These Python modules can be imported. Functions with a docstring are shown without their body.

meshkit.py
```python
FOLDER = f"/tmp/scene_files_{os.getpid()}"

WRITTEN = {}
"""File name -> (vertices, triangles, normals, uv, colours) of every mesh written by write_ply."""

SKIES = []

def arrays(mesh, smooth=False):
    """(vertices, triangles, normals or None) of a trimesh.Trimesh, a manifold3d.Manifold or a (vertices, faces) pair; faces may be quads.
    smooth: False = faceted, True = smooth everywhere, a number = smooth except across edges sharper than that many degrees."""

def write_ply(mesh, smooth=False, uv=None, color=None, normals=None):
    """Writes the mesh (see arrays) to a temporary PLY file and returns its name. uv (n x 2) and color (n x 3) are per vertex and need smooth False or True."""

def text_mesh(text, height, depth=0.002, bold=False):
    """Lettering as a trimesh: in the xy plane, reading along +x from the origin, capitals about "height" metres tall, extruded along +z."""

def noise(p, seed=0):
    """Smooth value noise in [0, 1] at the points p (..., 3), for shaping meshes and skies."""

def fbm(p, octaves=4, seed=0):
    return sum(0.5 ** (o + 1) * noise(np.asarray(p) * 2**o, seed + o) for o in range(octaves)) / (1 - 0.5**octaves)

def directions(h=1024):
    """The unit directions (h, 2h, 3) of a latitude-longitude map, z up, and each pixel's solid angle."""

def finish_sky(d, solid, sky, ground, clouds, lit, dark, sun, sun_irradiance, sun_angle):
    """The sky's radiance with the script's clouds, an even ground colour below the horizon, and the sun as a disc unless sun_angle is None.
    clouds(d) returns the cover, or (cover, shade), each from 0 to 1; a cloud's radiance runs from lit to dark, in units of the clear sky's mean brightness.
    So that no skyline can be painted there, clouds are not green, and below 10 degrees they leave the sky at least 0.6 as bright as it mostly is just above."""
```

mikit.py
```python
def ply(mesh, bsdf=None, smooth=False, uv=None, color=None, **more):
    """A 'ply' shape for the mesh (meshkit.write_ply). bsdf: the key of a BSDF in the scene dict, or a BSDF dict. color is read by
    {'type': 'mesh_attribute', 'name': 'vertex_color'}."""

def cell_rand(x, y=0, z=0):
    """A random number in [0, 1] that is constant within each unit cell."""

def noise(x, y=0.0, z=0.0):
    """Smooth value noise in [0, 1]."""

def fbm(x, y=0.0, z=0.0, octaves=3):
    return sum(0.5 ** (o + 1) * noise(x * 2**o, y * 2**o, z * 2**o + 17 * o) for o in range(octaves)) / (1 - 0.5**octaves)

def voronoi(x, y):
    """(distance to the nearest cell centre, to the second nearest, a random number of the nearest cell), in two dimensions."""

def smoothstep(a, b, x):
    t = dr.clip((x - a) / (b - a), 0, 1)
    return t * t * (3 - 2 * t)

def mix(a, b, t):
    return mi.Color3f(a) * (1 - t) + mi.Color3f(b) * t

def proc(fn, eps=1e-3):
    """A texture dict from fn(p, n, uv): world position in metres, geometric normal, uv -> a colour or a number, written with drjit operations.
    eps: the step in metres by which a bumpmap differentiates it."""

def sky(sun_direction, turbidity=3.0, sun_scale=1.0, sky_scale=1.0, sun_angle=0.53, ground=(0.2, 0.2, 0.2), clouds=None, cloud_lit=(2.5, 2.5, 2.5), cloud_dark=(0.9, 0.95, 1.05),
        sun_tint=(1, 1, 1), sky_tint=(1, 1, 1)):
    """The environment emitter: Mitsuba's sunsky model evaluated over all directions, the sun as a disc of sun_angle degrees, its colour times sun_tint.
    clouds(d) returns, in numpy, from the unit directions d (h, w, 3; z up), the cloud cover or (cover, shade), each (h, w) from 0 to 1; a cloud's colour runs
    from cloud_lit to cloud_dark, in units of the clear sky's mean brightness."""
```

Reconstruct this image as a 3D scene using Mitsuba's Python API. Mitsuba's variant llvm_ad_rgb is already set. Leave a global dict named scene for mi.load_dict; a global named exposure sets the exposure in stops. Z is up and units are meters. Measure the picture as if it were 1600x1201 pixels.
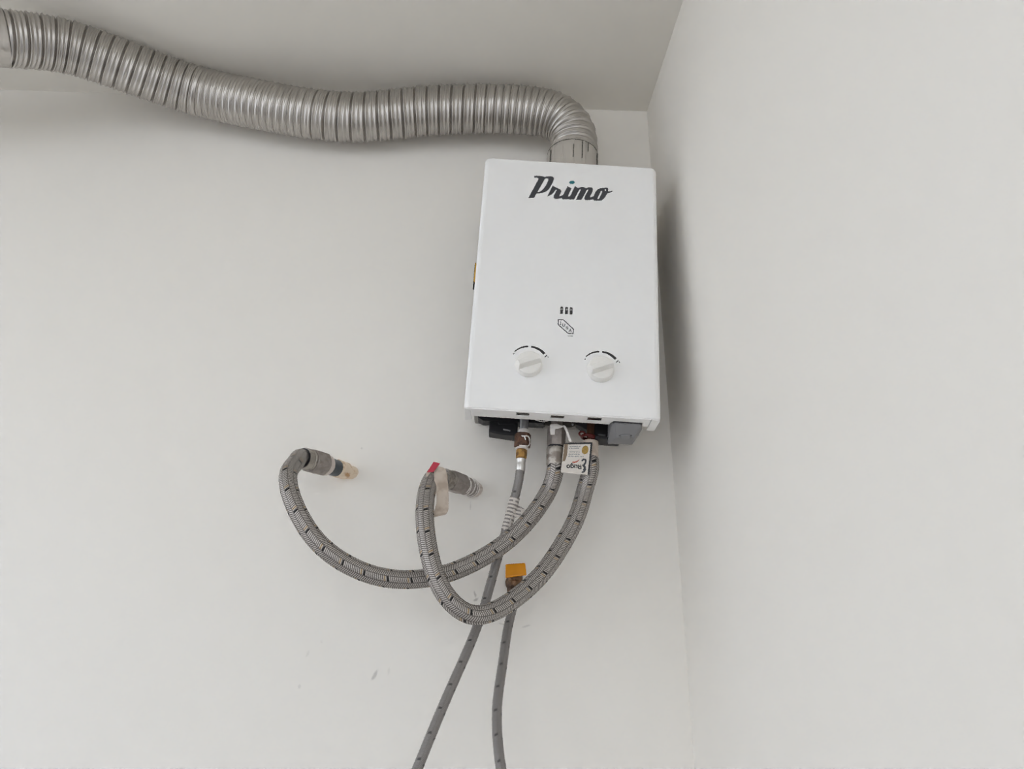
import math
import numpy as np
import trimesh
import manifold3d as m3
import drjit as dr
import mitsuba as mi
import mikit
import meshkit
from mikit import proc, noise, fbm, mix, smoothstep
from shapely.geometry import Polygon, Point, LineString, box as sbox
from shapely.ops import unary_union
from scipy.interpolate import CubicSpline

T = mi.ScalarTransform4f
scene, labels = {}, {}
Z0 = 1.95                                   # height of the heater's centre above the floor
CEIL = 0.4527 + Z0

# ------------------------------------------------------------------ camera, sky, exposure
cam = np.array([-0.11693, -1.15860, -0.59274 + Z0])
fwd = np.array([0.03125414, 0.92544701, 0.37758576])
upv = [-0.02234855, -0.37702882, 0.92593186]
scene['camera'] = {'type': 'perspective', 'fov': 67.38, 'fov_axis': 'x', 'near_clip': 0.05, 'far_clip': 100.0,
                   'to_world': T().look_at(origin=cam.tolist(), target=(cam + fwd).tolist(), up=upv)}
# high sun behind the back wall, hazy sky: the room gets skylight and light bounced off unseen walls placed across the yard
scene['sky'] = mikit.sky([0.45, 0.60, 0.66], turbidity=5.0, sun_scale=0.25, sky_scale=1.0, sky_tint=(0.95, 1.0, 1.09), sun_tint=(0.83, 1.0, 1.33), ground=(0.25, 0.24, 0.23),
                         clouds=lambda d: np.full(d.shape[:2], 0.6), cloud_lit=(0.97, 1.0, 1.04), cloud_dark=(0.9, 0.92, 0.96))
exposure = 4.46

# ------------------------------------------------------------------ helpers
def numbered(name):
    if name not in scene and name not in labels and not any(k.startswith(name + '__') for k in scene):
        return name
    i = 1
    while True:
        n = f'{name}_{i:03d}'
        if n not in scene and n not in labels and not any(k.startswith(n + '__') for k in scene):
            return n
        i += 1

def put(name, mesh, mat, parent=None, label=None, smooth=40, kind=None, uv=None, cat=None, group=None, **kw):
    key = numbered((parent + '__' if parent else '') + name)
    scene[key] = mikit.ply(mesh, mat, smooth=smooth, uv=uv, **kw)
    d = {}
    if label: d['label'] = label
    if cat: d['category'] = cat
    if group: d['group'] = group
    if kind: d['kind'] = kind
    if d: labels[key] = d
    return key

def thing(name, label, cat, group=None):
    key = numbered(name)
    labels[key] = {'label': label, 'category': cat}
    if group: labels[key]['group'] = group
    return key

def up(pts):                                  # heater-height coordinates -> world
    return np.asarray(pts, float) + np.array([0, 0, Z0])

# the heater hangs very slightly askew: its own frame (x right, y into the wall, z up; origin = middle of its front)
HM0 = np.array([[0.99874544, 0.01332858, 0.04826893], [-0.0136348, 0.99988892, 0.00602037], [-0.04818333, -0.00667095, 0.99881623]])
HM = HM0 * 0.9707                            # the heater's own units are 0.9707 m
HT = np.array([-0.00343, -0.16820, -0.01737 + Z0])
HH, HW, HD = 0.44022, 0.28, 0.13831
def H(mesh):
    m = mesh.copy(); A = np.eye(4); A[:3, :3] = HM; A[:3, 3] = HT; m.apply_transform(A); return m
def C(mesh):                                  # the flue collar leans with the heater
    m = mesh.copy(); A = np.eye(4); A[:3, :3] = HM0; A[:3, 3] = [0.0, -0.13831, Z0]; m.apply_transform(A); return m
def Hp(p): return np.asarray(p, float) @ HM.T + HT

def cat_(ms): return trimesh.util.concatenate(ms)

def frame_from(d, ref=(0, 0, 1)):
    d = np.asarray(d, float); d = d / np.linalg.norm(d)
    r = np.asarray(ref, float)
    if abs(d @ r) > 0.95: r = np.array([1.0, 0, 0])
    a = np.cross(r, d); a /= np.linalg.norm(a)
    return a, np.cross(d, a), d

def place(mesh, origin, d, ref=(0, 0, 1)):    # mesh's own z axis -> d
    a, b, c = frame_from(d, ref); A = np.eye(4)
    A[:3, 0], A[:3, 1], A[:3, 2], A[:3, 3] = a, b, c, origin
    m = mesh.copy(); m.apply_transform(A); return m

def lathe(profile, n=40, lobes=None):
    """profile [(z, r)...] closed with flat ends. lobes: function(angle, z, r) -> r"""
    ang = np.arange(n) * 2 * np.pi / n
    V, F = [], []
    for z, r in profile:
        rr = np.full(n, float(r)) if lobes is None else lobes(ang, z, r)
        V += [[rr[i] * math.cos(ang[i]), rr[i] * math.sin(ang[i]), z] for i in range(n)]
    k = len(profile)
    for j in range(k - 1):
        for i in range(n):
            a, b = j * n + i, j * n + (i + 1) % n
            F += [[a, b, b + n], [a, b + n, a + n]]
    V.append([0, 0, profile[0][0]]); V.append([0, 0, profile[-1][0]])
    for i in range(n):
        F.append([k * n, (i + 1) % n, i]); F.append([k * n + 1, (k - 1) * n + i, (k - 1) * n + (i + 1) % n])
    return trimesh.Trimesh(V, F, process=False)

def hex_nut(r, z0, z1, ch=0.0015):
    """hexagonal nut with chamfered ends, r = across flats / 2"""
    prism = m3.CrossSection([[[r / math.cos(math.pi / 6) * math.cos(i * math.pi / 3), r / math.cos(math.pi / 6) * math.sin(i * math.pi / 3)] for i in range(6)]]).extrude(z1 - z0).translate([0, 0, z0])
    R = r * 1.13
    lim = m3.CrossSection([[[0, z0], [R - ch, z0], [R, z0 + ch], [R, z1 - ch], [R - ch, z1], [0, z1]]]).revolve(48)
    q = (prism ^ lim).to_mesh()
    return trimesh.Trimesh(q.vert_properties[:, :3], q.tri_verts, process=False)

def spline(pts, n=200):
    p = np.asarray(pts, float)
    t = np.r_[0, np.cumsum(np.linalg.norm(np.diff(p, axis=0), axis=1))]
    cs = CubicSpline(t, p)
    d = cs(np.linspace(0, t[-1], n * 4))
    s = np.r_[0, np.cumsum(np.linalg.norm(np.diff(d, axis=0), axis=1))]
    u = np.linspace(0, s[-1], n)
    return np.stack([np.interp(u, s, d[:, k]) for k in range(3)], 1), u

def sweep(P, S, rad, k=24, back=(0, 1, 0)):
    """tube along points P (arc lengths S); rad: function(s array (n,1), angle array (1,k+1)) or number. Returns mesh, uv."""
    n = len(P)
    t = np.gradient(P, axis=0); t /= np.linalg.norm(t, axis=1, keepdims=True)
    N = np.zeros((n, 3)); v = np.asarray(back, float)
    for i in range(n):
        v = v - t[i] * (v @ t[i]); v /= np.linalg.norm(v); N[i] = v
    B = np.cross(t, N)
    a = np.linspace(0, 2 * np.pi, k + 1)
    r = rad(S[:, None], a[None, :]) if callable(rad) else np.full((n, k + 1), float(rad))
    r = np.broadcast_to(r, (n, k + 1))
    V = P[:, None] + r[..., None] * (np.cos(a)[None, :, None] * N[:, None] + np.sin(a)[None, :, None] * B[:, None])
    i, j = np.meshgrid(np.arange(n - 1), np.arange(k), indexing='ij')
    q = np.stack([i * (k + 1) + j, i * (k + 1) + j + 1, (i + 1) * (k + 1) + j + 1, (i + 1) * (k + 1) + j], -1).reshape(-1, 4)
    F = np.vstack([q[:, [0, 1, 2]], q[:, [0, 2, 3]]])
    uv = np.stack(np.broadcast_arrays(a[None, :] / (2 * np.pi), S[:, None]), -1).reshape(-1, 2)
    V = V.reshape(-1, 3)
    # end caps
    c0, c1 = len(V), len(V) + 1
    V = np.vstack([V, P[:1], P[-1:]]); uv = np.vstack([uv, [[.5, S[0]], [.5, S[-1]]]])
    e = (n - 1) * (k + 1)
    cap = [[c0, j + 1, j] for j in range(k)] + [[c1, e + j, e + j + 1] for j in range(k)]
    F = np.vstack([F, cap])
    return trimesh.Trimesh(V, F, process=False), uv

def tube(pts, r, n=60, k=14):
    P, S = spline(pts, n) if len(pts) > 2 else (np.linspace(pts[0], pts[1], 6), np.linspace(0, 1, 6))
    return sweep(P, S, r, k)[0]

def extr(poly, depth):
    gs = getattr(poly, 'geoms', [poly])
    return cat_([trimesh.creation.extrude_polygon(g, depth, engine='earcut') for g in gs])

def back(m):                                  # set a piece further behind the pipes
    m = m.copy(); m.apply_translation([.0006, .025, .0095]); return m
def panel(poly, y0, y1):
    """polygon drawn in the heater's x-z plane, standing between depths y0 < y1 of its frame"""
    m = extr(poly, y1 - y0); A = np.array([[1, 0, 0, 0], [0, 0, -1, y1], [0, 1, 0, 0], [0, 0, 0, 1.0]]); m.apply_transform(A); return m

def rbox(x0, x1, y0, y1, z0, z1, r=0.002, n=8):
    """box with rounded edges"""
    s = m3.Manifold.sphere(r, n * 2)
    pts = [s.translate([x, y, z]) for x in (x0 + r, x1 - r) for y in (y0 + r, y1 - r) for z in (z0 + r, z1 - r)]
    q = m3.Manifold.batch_hull(pts).to_mesh()
    return trimesh.Trimesh(q.vert_properties[:, :3], q.tri_verts, process=False)

def wall_box(x0, x1, y0, y1, z0, z1): 
    return trimesh.creation.box(bounds=[[x0, y0, z0], [x1, y1, z1]])

# ------------------------------------------------------------------ materials
def mat(name, d): scene[name] = {'type': 'twosided', 'bsdf': d} if d['type'] not in ('twosided',) else d
def rgb(*c): return {'type': 'rgb', 'value': list(c)}
def prin(col, rough=0.5, metal=0.0, spec=0.5, **k):
    return {'type': 'principled', 'base_color': col if isinstance(col, dict) else rgb(*col), 'roughness': rough, 'metallic': metal, **({'specular': spec} if metal == 0 else {}), **k}

WALL = (0.80, 0.778, 0.735)
# scuffs and plaster flecks on the wall behind the heater: (x, z, half width, half height, tilt, strength)
SCUFF = [(-0.1292, -0.4528, .0018, .005, .2, .45), (-0.1272, -0.4605, .003, .002, .5, .5), (-0.0885, -0.4945, .006, .0012, -.25, .25), (-0.0541, -0.4967, .006, .0012, .3, .22),
         (-0.2671, -0.5655, .0022, .006, -.5, .38), (-0.2655, -0.5620, .0012, .004, -.3, .3), (-0.3636, -0.5385, .0018, .005, -.3, .12), (-0.3696, -0.5807, .0018, .004, 0, .18),
         (-0.3123, -0.2333, .0016, .0016, 0, .22), (-0.2478, -0.5594, .0018, .004, 0, .12), (-0.1396, -0.3217, .001, .006, 0, .2), (-0.345, -0.522, .002, .002, 0, .1)]
def wall_colour(p, n, uv):
    base = mix(WALL, (0.775, 0.752, 0.706), fbm(p.x * 2.2, p.y * 2.2, p.z * 2.2, 3))
    s = mi.Float(0)
    wob = (noise(p.x * 260, p.z * 260) - 0.5) * 0.9
    for x, z, a, b, t, k in SCUFF:
        dx, dz = p.x - x, p.z - (z + Z0)
        u = (dx * math.cos(t) + dz * math.sin(t)) / a; v = (-dx * math.sin(t) + dz * math.cos(t)) / b
        s = dr.maximum(s, k * (1 - smoothstep(0.35, 1.5, dr.sqrt(u * u + v * v) + wob)))
    s = dr.select(dr.abs(p.y) < 0.01, s, 0)
    return mix(base, (0.22, 0.21, 0.20), s)
def wall_relief(p, n, uv):
    return fbm(p.x * 9, p.y * 9, p.z * 9, 3) * 0.6 + fbm(p.x * 90, p.y * 90, p.z * 90, 2) * 0.06
mat('painted_plaster', {'type': 'bumpmap', 'scale': 0.0016, 'arbitrary': proc(wall_relief, 2e-3), 'bsdf': {'type': 'diffuse', 'reflectance': proc(wall_colour)}})
mat('ceiling_paint', {'type': 'bumpmap', 'scale': 0.0016, 'arbitrary': proc(wall_relief, 2e-3), 'bsdf': {'type': 'diffuse', 'reflectance': rgb(0.765, 0.742, 0.69)}})
def floor_colour(p, n, uv):
    gx, gy = dr.abs(p.x / 0.4 - dr.floor(p.x / 0.4) - 0.5), dr.abs(p.y / 0.4 - dr.floor(p.y / 0.4) - 0.5)
    return mix(mix((0.20, 0.17, 0.145), (0.16, 0.135, 0.11), fbm(p.x * 6, p.y * 6, 0, 3)), (0.2, 0.18, 0.165), smoothstep(0.492, 0.496, dr.maximum(gx, gy)))
mat('floor_tile', {'type': 'principled', 'base_color': proc(floor_colour), 'roughness': 0.5})  # floor is out of view, kept dark so little light bounces up

mat('low_bounce_brown', {'type': 'diffuse', 'reflectance': rgb(0.36, 0.31, 0.27)})  # for the unseen front wall; dark tone chosen to send back less light
mat('yard_bounce_plaster', {'type': 'diffuse', 'reflectance': rgb(0.66, 0.66, 0.66)})  # for the unseen yard walls that light the room
mat('yard_concrete', {'type': 'diffuse', 'reflectance': rgb(0.32, 0.31, 0.29)})
mat('white_enamel', prin((0.80, 0.80, 0.795), 0.38, spec=0.5))
mat('white_plastic', prin((0.74, 0.73, 0.70), 0.42))
mat('black_print', prin((0.018, 0.018, 0.019), 0.5))
mat('slate_print', prin((0.040, 0.043, 0.050), 0.5))
mat('teal_print', prin((0.015, 0.14, 0.17), 0.5))
mat('grey_print', prin((0.30, 0.30, 0.30), 0.6))
mat('black_plastic', prin((0.016, 0.016, 0.018), 0.45, spec=0.25))
mat('grey_plastic', prin((0.20, 0.20, 0.204), 0.42, spec=0.3))
mat('dark_grey_plastic', prin((0.05, 0.05, 0.052), 0.45, spec=0.3))
mat('sheet_steel', prin((0.30, 0.29, 0.27), 0.5, metal=0.6))
mat('dark_steel', prin((0.13, 0.125, 0.11), 0.5, metal=0.4))
mat('galvanized', prin((0.44, 0.44, 0.45), 0.38, metal=0.8))
mat('worn_zinc', prin(proc(lambda p, n, uv: mix((0.40, 0.37, 0.33), (0.22, 0.19, 0.165), smoothstep(.4, .65, fbm(p.x * 130, p.y * 130, p.z * 130, 3)))), 0.42, metal=0.75))
mat('dull_nut', prin(proc(lambda p, n, uv: mix((0.32, 0.285, 0.262), (0.25, 0.22, 0.20), smoothstep(.35, .7, fbm(p.x * 150, p.y * 150, p.z * 150, 3)))), 0.45, metal=0.55))
mat('rusty_brass', prin(proc(lambda p, n, uv: mix((0.115, 0.050, 0.026), (0.045, 0.022, 0.014), smoothstep(.35, .7, fbm(p.x * 170, p.y * 170, p.z * 170, 3)))), 0.42, metal=0.35))
mat('old_brass', prin(proc(lambda p, n, uv: mix((0.36, 0.20, 0.055), (0.15, 0.075, 0.022), smoothstep(.35, .75, fbm(p.x * 200, p.y * 200, p.z * 200, 3)))), 0.4, metal=0.6))
mat('valve_brass', prin(proc(lambda p, n, uv: mix((0.15, 0.085, 0.045), (0.05, 0.028, 0.018), smoothstep(.35, .7, fbm(p.x * 170, p.y * 170, p.z * 170, 3)))), 0.4, metal=0.6))
mat('bright_crimp', prin((0.60, 0.59, 0.57), 0.3, metal=0.9))
mat('copper', prin((0.105, 0.045, 0.024), 0.4, metal=0.6))
mat('red_clip', prin((0.09, 0.012, 0.010), 0.35, spec=.3))
mat('teflon', prin((0.74, 0.71, 0.68), 0.55))
mat('cream_fitting', prin(proc(lambda p, n, uv: mix((0.74, 0.62, 0.48), (0.46, 0.27, 0.13), smoothstep(.48, .72, fbm(p.x * 120, p.y * 120, p.z * 120, 3)))), 0.45))
mat('blue_band', prin(proc(lambda p, n, uv: mix((0.030, 0.046, 0.062), (0.055, 0.06, 0.06), fbm(p.x * 200, p.y * 200, p.z * 200, 2))), 0.35))
mat('grout_grey', prin((0.56, 0.50, 0.46), 0.6))
mat('tan_print', prin((0.36, 0.19, 0.08), 0.5))
mat('yellow_paint', prin((0.70, 0.27, 0.004), 0.4))
mat('paper', prin((0.64, 0.60, 0.55), 0.7, spec=0.2))
mat('cream_paper', prin(proc(lambda p, n, uv: mix((0.52, 0.45, 0.385), (0.38, 0.31, 0.25), smoothstep(.4, .75, fbm(p.x * 90, p.y * 90, p.z * 90, 3)))), 0.65, spec=0.25))
mat('brown_shade', prin((0.20, 0.15, 0.10), 0.7))
mat('red_paper', prin((0.42, 0.03, 0.055), 0.55))
mat('gold_seal', prin(proc(lambda p, n, uv: mix((0.42, 0.27, 0.06), (0.22, 0.14, 0.03), fbm(p.x * 400, p.y * 400, p.z * 400, 2))), 0.5))
mat('red_print', prin((0.42, 0.09, 0.05), 0.5))
mat('sticker_yellow', prin((0.62, 0.36, 0.05), 0.5))

def foil(p, n, uv): return mix((0.60, 0.578, 0.55), (0.47, 0.447, 0.42), fbm(p.x * 40, p.y * 40, p.z * 40, 3))
mat('aluminium', prin(proc(foil), 0.34, metal=1.0))
mat('foil_tape', prin(proc(foil), 0.22, metal=1.0))
mat('collar_metal', prin((0.60, 0.57, 0.53), 0.48, metal=0.7))

# braided steel sleeve: columns of slanted strands, shade between them painted dark, with black and mustard tracer strands woven in (u = turn, v = metres along)
def braid(columns, pitch, strand, dark, light, black_k, mustard_k, dash):
    def f(p, n, uv):
        c = uv.x * columns; col = dr.floor(c); fx = c - col
        odd = col - 2 * dr.floor(col / 2)
        lean = dr.select(odd > 0.5, fx, 1 - fx)
        s = uv.y / strand + lean * 1.1
        h = dr.abs(s - dr.floor(s) - 0.5) * 2
        edge = dr.minimum(fx, 1 - fx)
        base = mix(dark, light, smoothstep(0.15, 0.85, h) * smoothstep(0.0, 0.14, edge))
        w = uv.y / pitch + uv.x * 0.5 + 0.10 * (lean - .5)
        w = w - dr.floor(w)
        on = (1 - smoothstep(dash * .75, dash, dr.abs(w - 0.5))) * smoothstep(0.02, 0.12, edge) * (1 - odd)
        base = mix(base, (0.012, 0.012, 0.012), on * black_k)
        m = (1 - smoothstep(dash * .7, dash, dr.abs(w - 0.5 - 3.2 * dash))) * smoothstep(0.02, 0.12, edge) * (1 - odd)
        return mix(base, (0.42, 0.25, 0.06), m * mustard_k)
    return f
mat('braided_steel', prin(proc(braid(10, 0.030, 0.0025, (0.125, 0.112, 0.103), (0.46, 0.43, 0.405), 1.0, 0.38, 0.044)), 0.46, metal=0.5))
mat('grey_gas_braid', prin(proc(braid(8, 0.031, 0.0018, (0.165, 0.155, 0.148), (0.235, 0.222, 0.215), 0.75, 0.0, 0.05)), 0.42, metal=0.25))

# ------------------------------------------------------------------ the room
XR, SP = 0.1766, 0.03151                     # right wall: distance at the back, and how it opens towards the front
XL, YF = -1.75, -2.7
def struct(name, m, bsdf): put(name, m, bsdf, smooth=False, kind='structure')
struct('wall_back', wall_box(XL - .15, XR + .15, 0, .15, 0, CEIL + .15), 'painted_plaster')
rw = Polygon([(XR, 0), (XR + SP * -YF, YF - .15), (XR + SP * -YF + .15, YF - .15), (XR + .15, 0)])
struct('wall_right', extr(rw, CEIL + .15), 'painted_plaster')
# left and front walls, out of view; openings placed to bring daylight from the left
lw = unary_union([sbox(YF, 0, 0, CEIL + .15)]).difference(sbox(-2.60, -0.12, 1.55, 2.36))
m = extr(lw, .15); m.apply_transform(np.array([[0, 0, 1, XL - .15], [1, 0, 0, 0], [0, 1, 0, 0], [0, 0, 0, 1.0]]))
struct('wall_left', m, 'painted_plaster')
fw = sbox(XL - .15, XR + SP * -YF, 0, CEIL + .15).difference(sbox(-1.6, -1.20, 1.60, 2.38))
m = extr(fw, .15); m.apply_transform(np.array([[1, 0, 0, 0], [0, 0, -1, YF], [0, 1, 0, 0], [0, 0, 0, 1.0]]))
struct('wall_front', m, 'low_bounce_brown')
cp = Polygon([(XL, 0), (XL, YF), (XR + SP * -YF, YF), (XR, 0)])
m = extr(cp, .15); m.apply_translation([0, 0, CEIL]); struct('ceiling', m, 'ceiling_paint')
m = extr(Polygon([(XL - .15, .15), (XL - .15, YF - .15), (XR + .3, YF - .15), (XR + .3, .15)]), .1); m.apply_translation([0, 0, -.1]); struct('floor', m, 'floor_tile')
# unseen yard outside the openings: ground and two walls placed to bounce sunlight in
struct('ground', wall_box(-6.5, 5.0, -8.0, 4.0, -.35, -.12), 'yard_concrete')
struct('unseen_yard_wall_front', wall_box(-6.5, 5.0, -8.2, -8.0, -.12, 4.6), 'yard_bounce_plaster')
struct('unseen_yard_wall_left', wall_box(-6.7, -6.5, -8.2, 4.0, -.12, 4.6), 'yard_bounce_plaster')

# ------------------------------------------------------------------ water heater
wh = thing('water_heater', 'white wall-hung gas water heater with two knobs, in the corner under the silver duct', 'water heater')
def rrect(x0, x1, z0, z1, rt, rb, n=8):
    out = []
    for cx, cz, r, a0 in ((x1 - rb, z0 + rb, rb, -90), (x1 - rt, z1 - rt, rt, 0), (x0 + rt, z1 - rt, rt, 90), (x0 + rb, z0 + rb, rb, 180)):
        for i in range(n + 1):
            a = math.radians(a0 + 90 * i / n); out.append((cx + r * math.cos(a), cz + r * math.sin(a)))
    return np.array(out)
def cover():
    hw, hh = HW / 2, HH / 2
    rings = []
    for i in range(9):
        t = i / 8 * math.pi / 2; k = 1 - math.sin(t)
        ix, it, ib = .0085 * k, .006 * k, .0018 * k
        y = .006 * (1 - math.cos(t))
        rings.append((rrect(-hw + ix, hw - ix, -hh + ib, hh - it, .009 - .005 * k, .003), y))
    rings.append((rrect(-hw, hw, -hh, hh, .009, .003), .048))
    w = .0012
    rings.append((rrect(-hw + w, hw - w, -hh + w, hh - w, .008, .002), .048))
    rings.append((rrect(-hw + w, hw - w, -hh + w, hh - w, .008, .002), .0075))
    V = np.vstack([np.c_[r[:, 0], np.full(len(r), y), r[:, 1]] for r, y in rings]); n = len(rings[0][0]); F = []
    for j in range(len(rings) - 1):
        for i in range(n):
            a, b = j * n + i, j * n + (i + 1) % n
            F += [[a, b, b + n], [a, b + n, a + n]]
    c0, c1 = len(V), len(V) + 1
    V = np.vstack([V, [[0, 0, 0]], [[0, .0075, 0]]]); e = (len(rings) - 1) * n
    for i in range(n):
        F.append([c0, (i + 1) % n, i]); F.append([c1, e + i, e + (i + 1) % n])
    t = trimesh.Trimesh(V, np.asarray(F)[:, ::-1], process=True)
    q = m3.Manifold(m3.Mesh(np.asarray(t.vertices, np.float32), np.asarray(t.faces, np.uint32)))
    if q.volume() < 0: raise ValueError('cover is inside out')
    cut = m3.Manifold.cube([.2578, .06, .013]).translate([-.1304, .0022, -hh - .01])
    q = (q - cut).to_mesh()
    return trimesh.Trimesh(q.vert_properties[:, :3], q.tri_verts, process=False)
put('front_cover', H(cover()), 'white_enamel', wh, 'smooth white enamelled front cover', smooth=35)
zb = -HH / 2
# folded rim under the cover, with three slots and the cut-out for the battery box
rim = sbox(-.1292, .0012, .1262, .0305)
for x0, x1, y0, y1 in ((-.0651, -.0464, .0050, .0175), (-.0158, .0034, .0080, .0205), (.0369, .0572, .0070, .0200)):
    rim = rim.difference(sbox(x0, y0, x1, y1))
rim = rim.difference(Polygon([(.0700, .04), (.0712, .0245), (.0752, .0155), (.1180, .0158), (.1172, .04)]))
m = extr(rim, .0014); m.apply_translation([0, 0, zb - .0006]); put('bottom_rim', H(m), 'white_enamel', wh, 'folded rim under the cover with three slots', smooth=False)
for x0, x1 in ((-.1392, -.1304), (.1274, .1392)):
    m = extr(Polygon([(x0, .0015), (x1, .0015 + .004), (x1, .036), (x1 if x0 > 0 else x1, .047), (x0, .047)]), .0014); m.apply_translation([0, 0, zb - .0004])
    put('side_rim', H(m), 'white_enamel', wh, smooth=False)
# chassis behind the cover
put('chassis', H(rbox(-.131, .131, .0490, .163, zb + .034, HH / 2 - .003, .003)), 'sheet_steel', wh, 'grey sheet metal chassis behind the cover')
put('slot_dark_backing', H(rbox(-.128, .128, .012, .046, zb + .012, zb + .016, .0008)), 'dark_steel', wh)  # added dark sheet that keeps the rim slots dark
for x in (-.07, .07):
    put('wall_bracket', H(rbox(x - .02, x + .02, .162, .1715, zb + .06, HH / 2 - .03, .001)), 'sheet_steel', wh)
put('warning_sticker', H(cat_([rbox(-.1455, -.1395, .058, .0600, .0180, .0525, .0004)])), 'sticker_yellow', wh, 'yellow warning sticker edge')
put('sticker_edge', H(rbox(-.1462, -.1392, .0602, .0614, .005, .0545, .0003)), 'black_print', wh)
put('side_gap_shade', H(rbox(-.1412, -.1300, .0485, .0515, -.07, .09, .0006)), 'dark_steel', wh)  # dark strip standing in for the shadow gap behind the cover

# brand lettering on the front (outline in millimetres)
L_P = Polygon([(-59.0, 185.5), (-58.4, 187), (-51.2, 187.6), (-45.5, 187.4), (-42.1, 185.9), (-39.8, 186.9), (-35.1, 188.2), (-30.3, 188), (-27.2, 186.2), (-26.4, 183.6), (-27.4, 179.5), (-29.3, 173.9), (-31.9, 167.4), (-35, 161.4), (-39.6, 157.3), (-44.2, 155), (-48.8, 153.6), (-53.5, 152.9), (-56.9, 144.4), (-66, 143.5), (-51.5, 181.4), (-52.5, 183.7), (-58.2, 183.7)],
              [[(-41.5, 181.6), (-39.7, 183.6), (-36.4, 183.7), (-35.4, 182.1), (-36.6, 176.8), (-39.1, 169.7), (-42.6, 163.1), (-46.2, 158.3), (-48.9, 156.4), (-52, 155.8), (-48, 166.1), (-44.1, 175.6)]])
L_r = Polygon([(-28.3, 170), (-16.2, 163.7), (-14.3, 161.5), (-14.2, 159), (-16.8, 151.9), (-16.3, 150.3), (-10.2, 153.2), (-10.2, 148.6), (-13.8, 147.2), (-18.9, 145.1), (-23.6, 144.9), (-25.8, 146.7), (-25.9, 150.1), (-21.4, 162.4), (-22.6, 163.4), (-25.5, 158.1), (-28.6, 153.6), (-36.2, 148.5)])
L_i = Polygon([(-4.2, 170.7), (2.1, 167.2), (-3, 151.8), (-2, 150.6), (1.2, 152.1), (1.2, 146.3), (-5.6, 145.4), (-10.4, 144.6), (-12.6, 145.6), (-12.2, 150.5), (-10.7, 154.2)])
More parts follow.
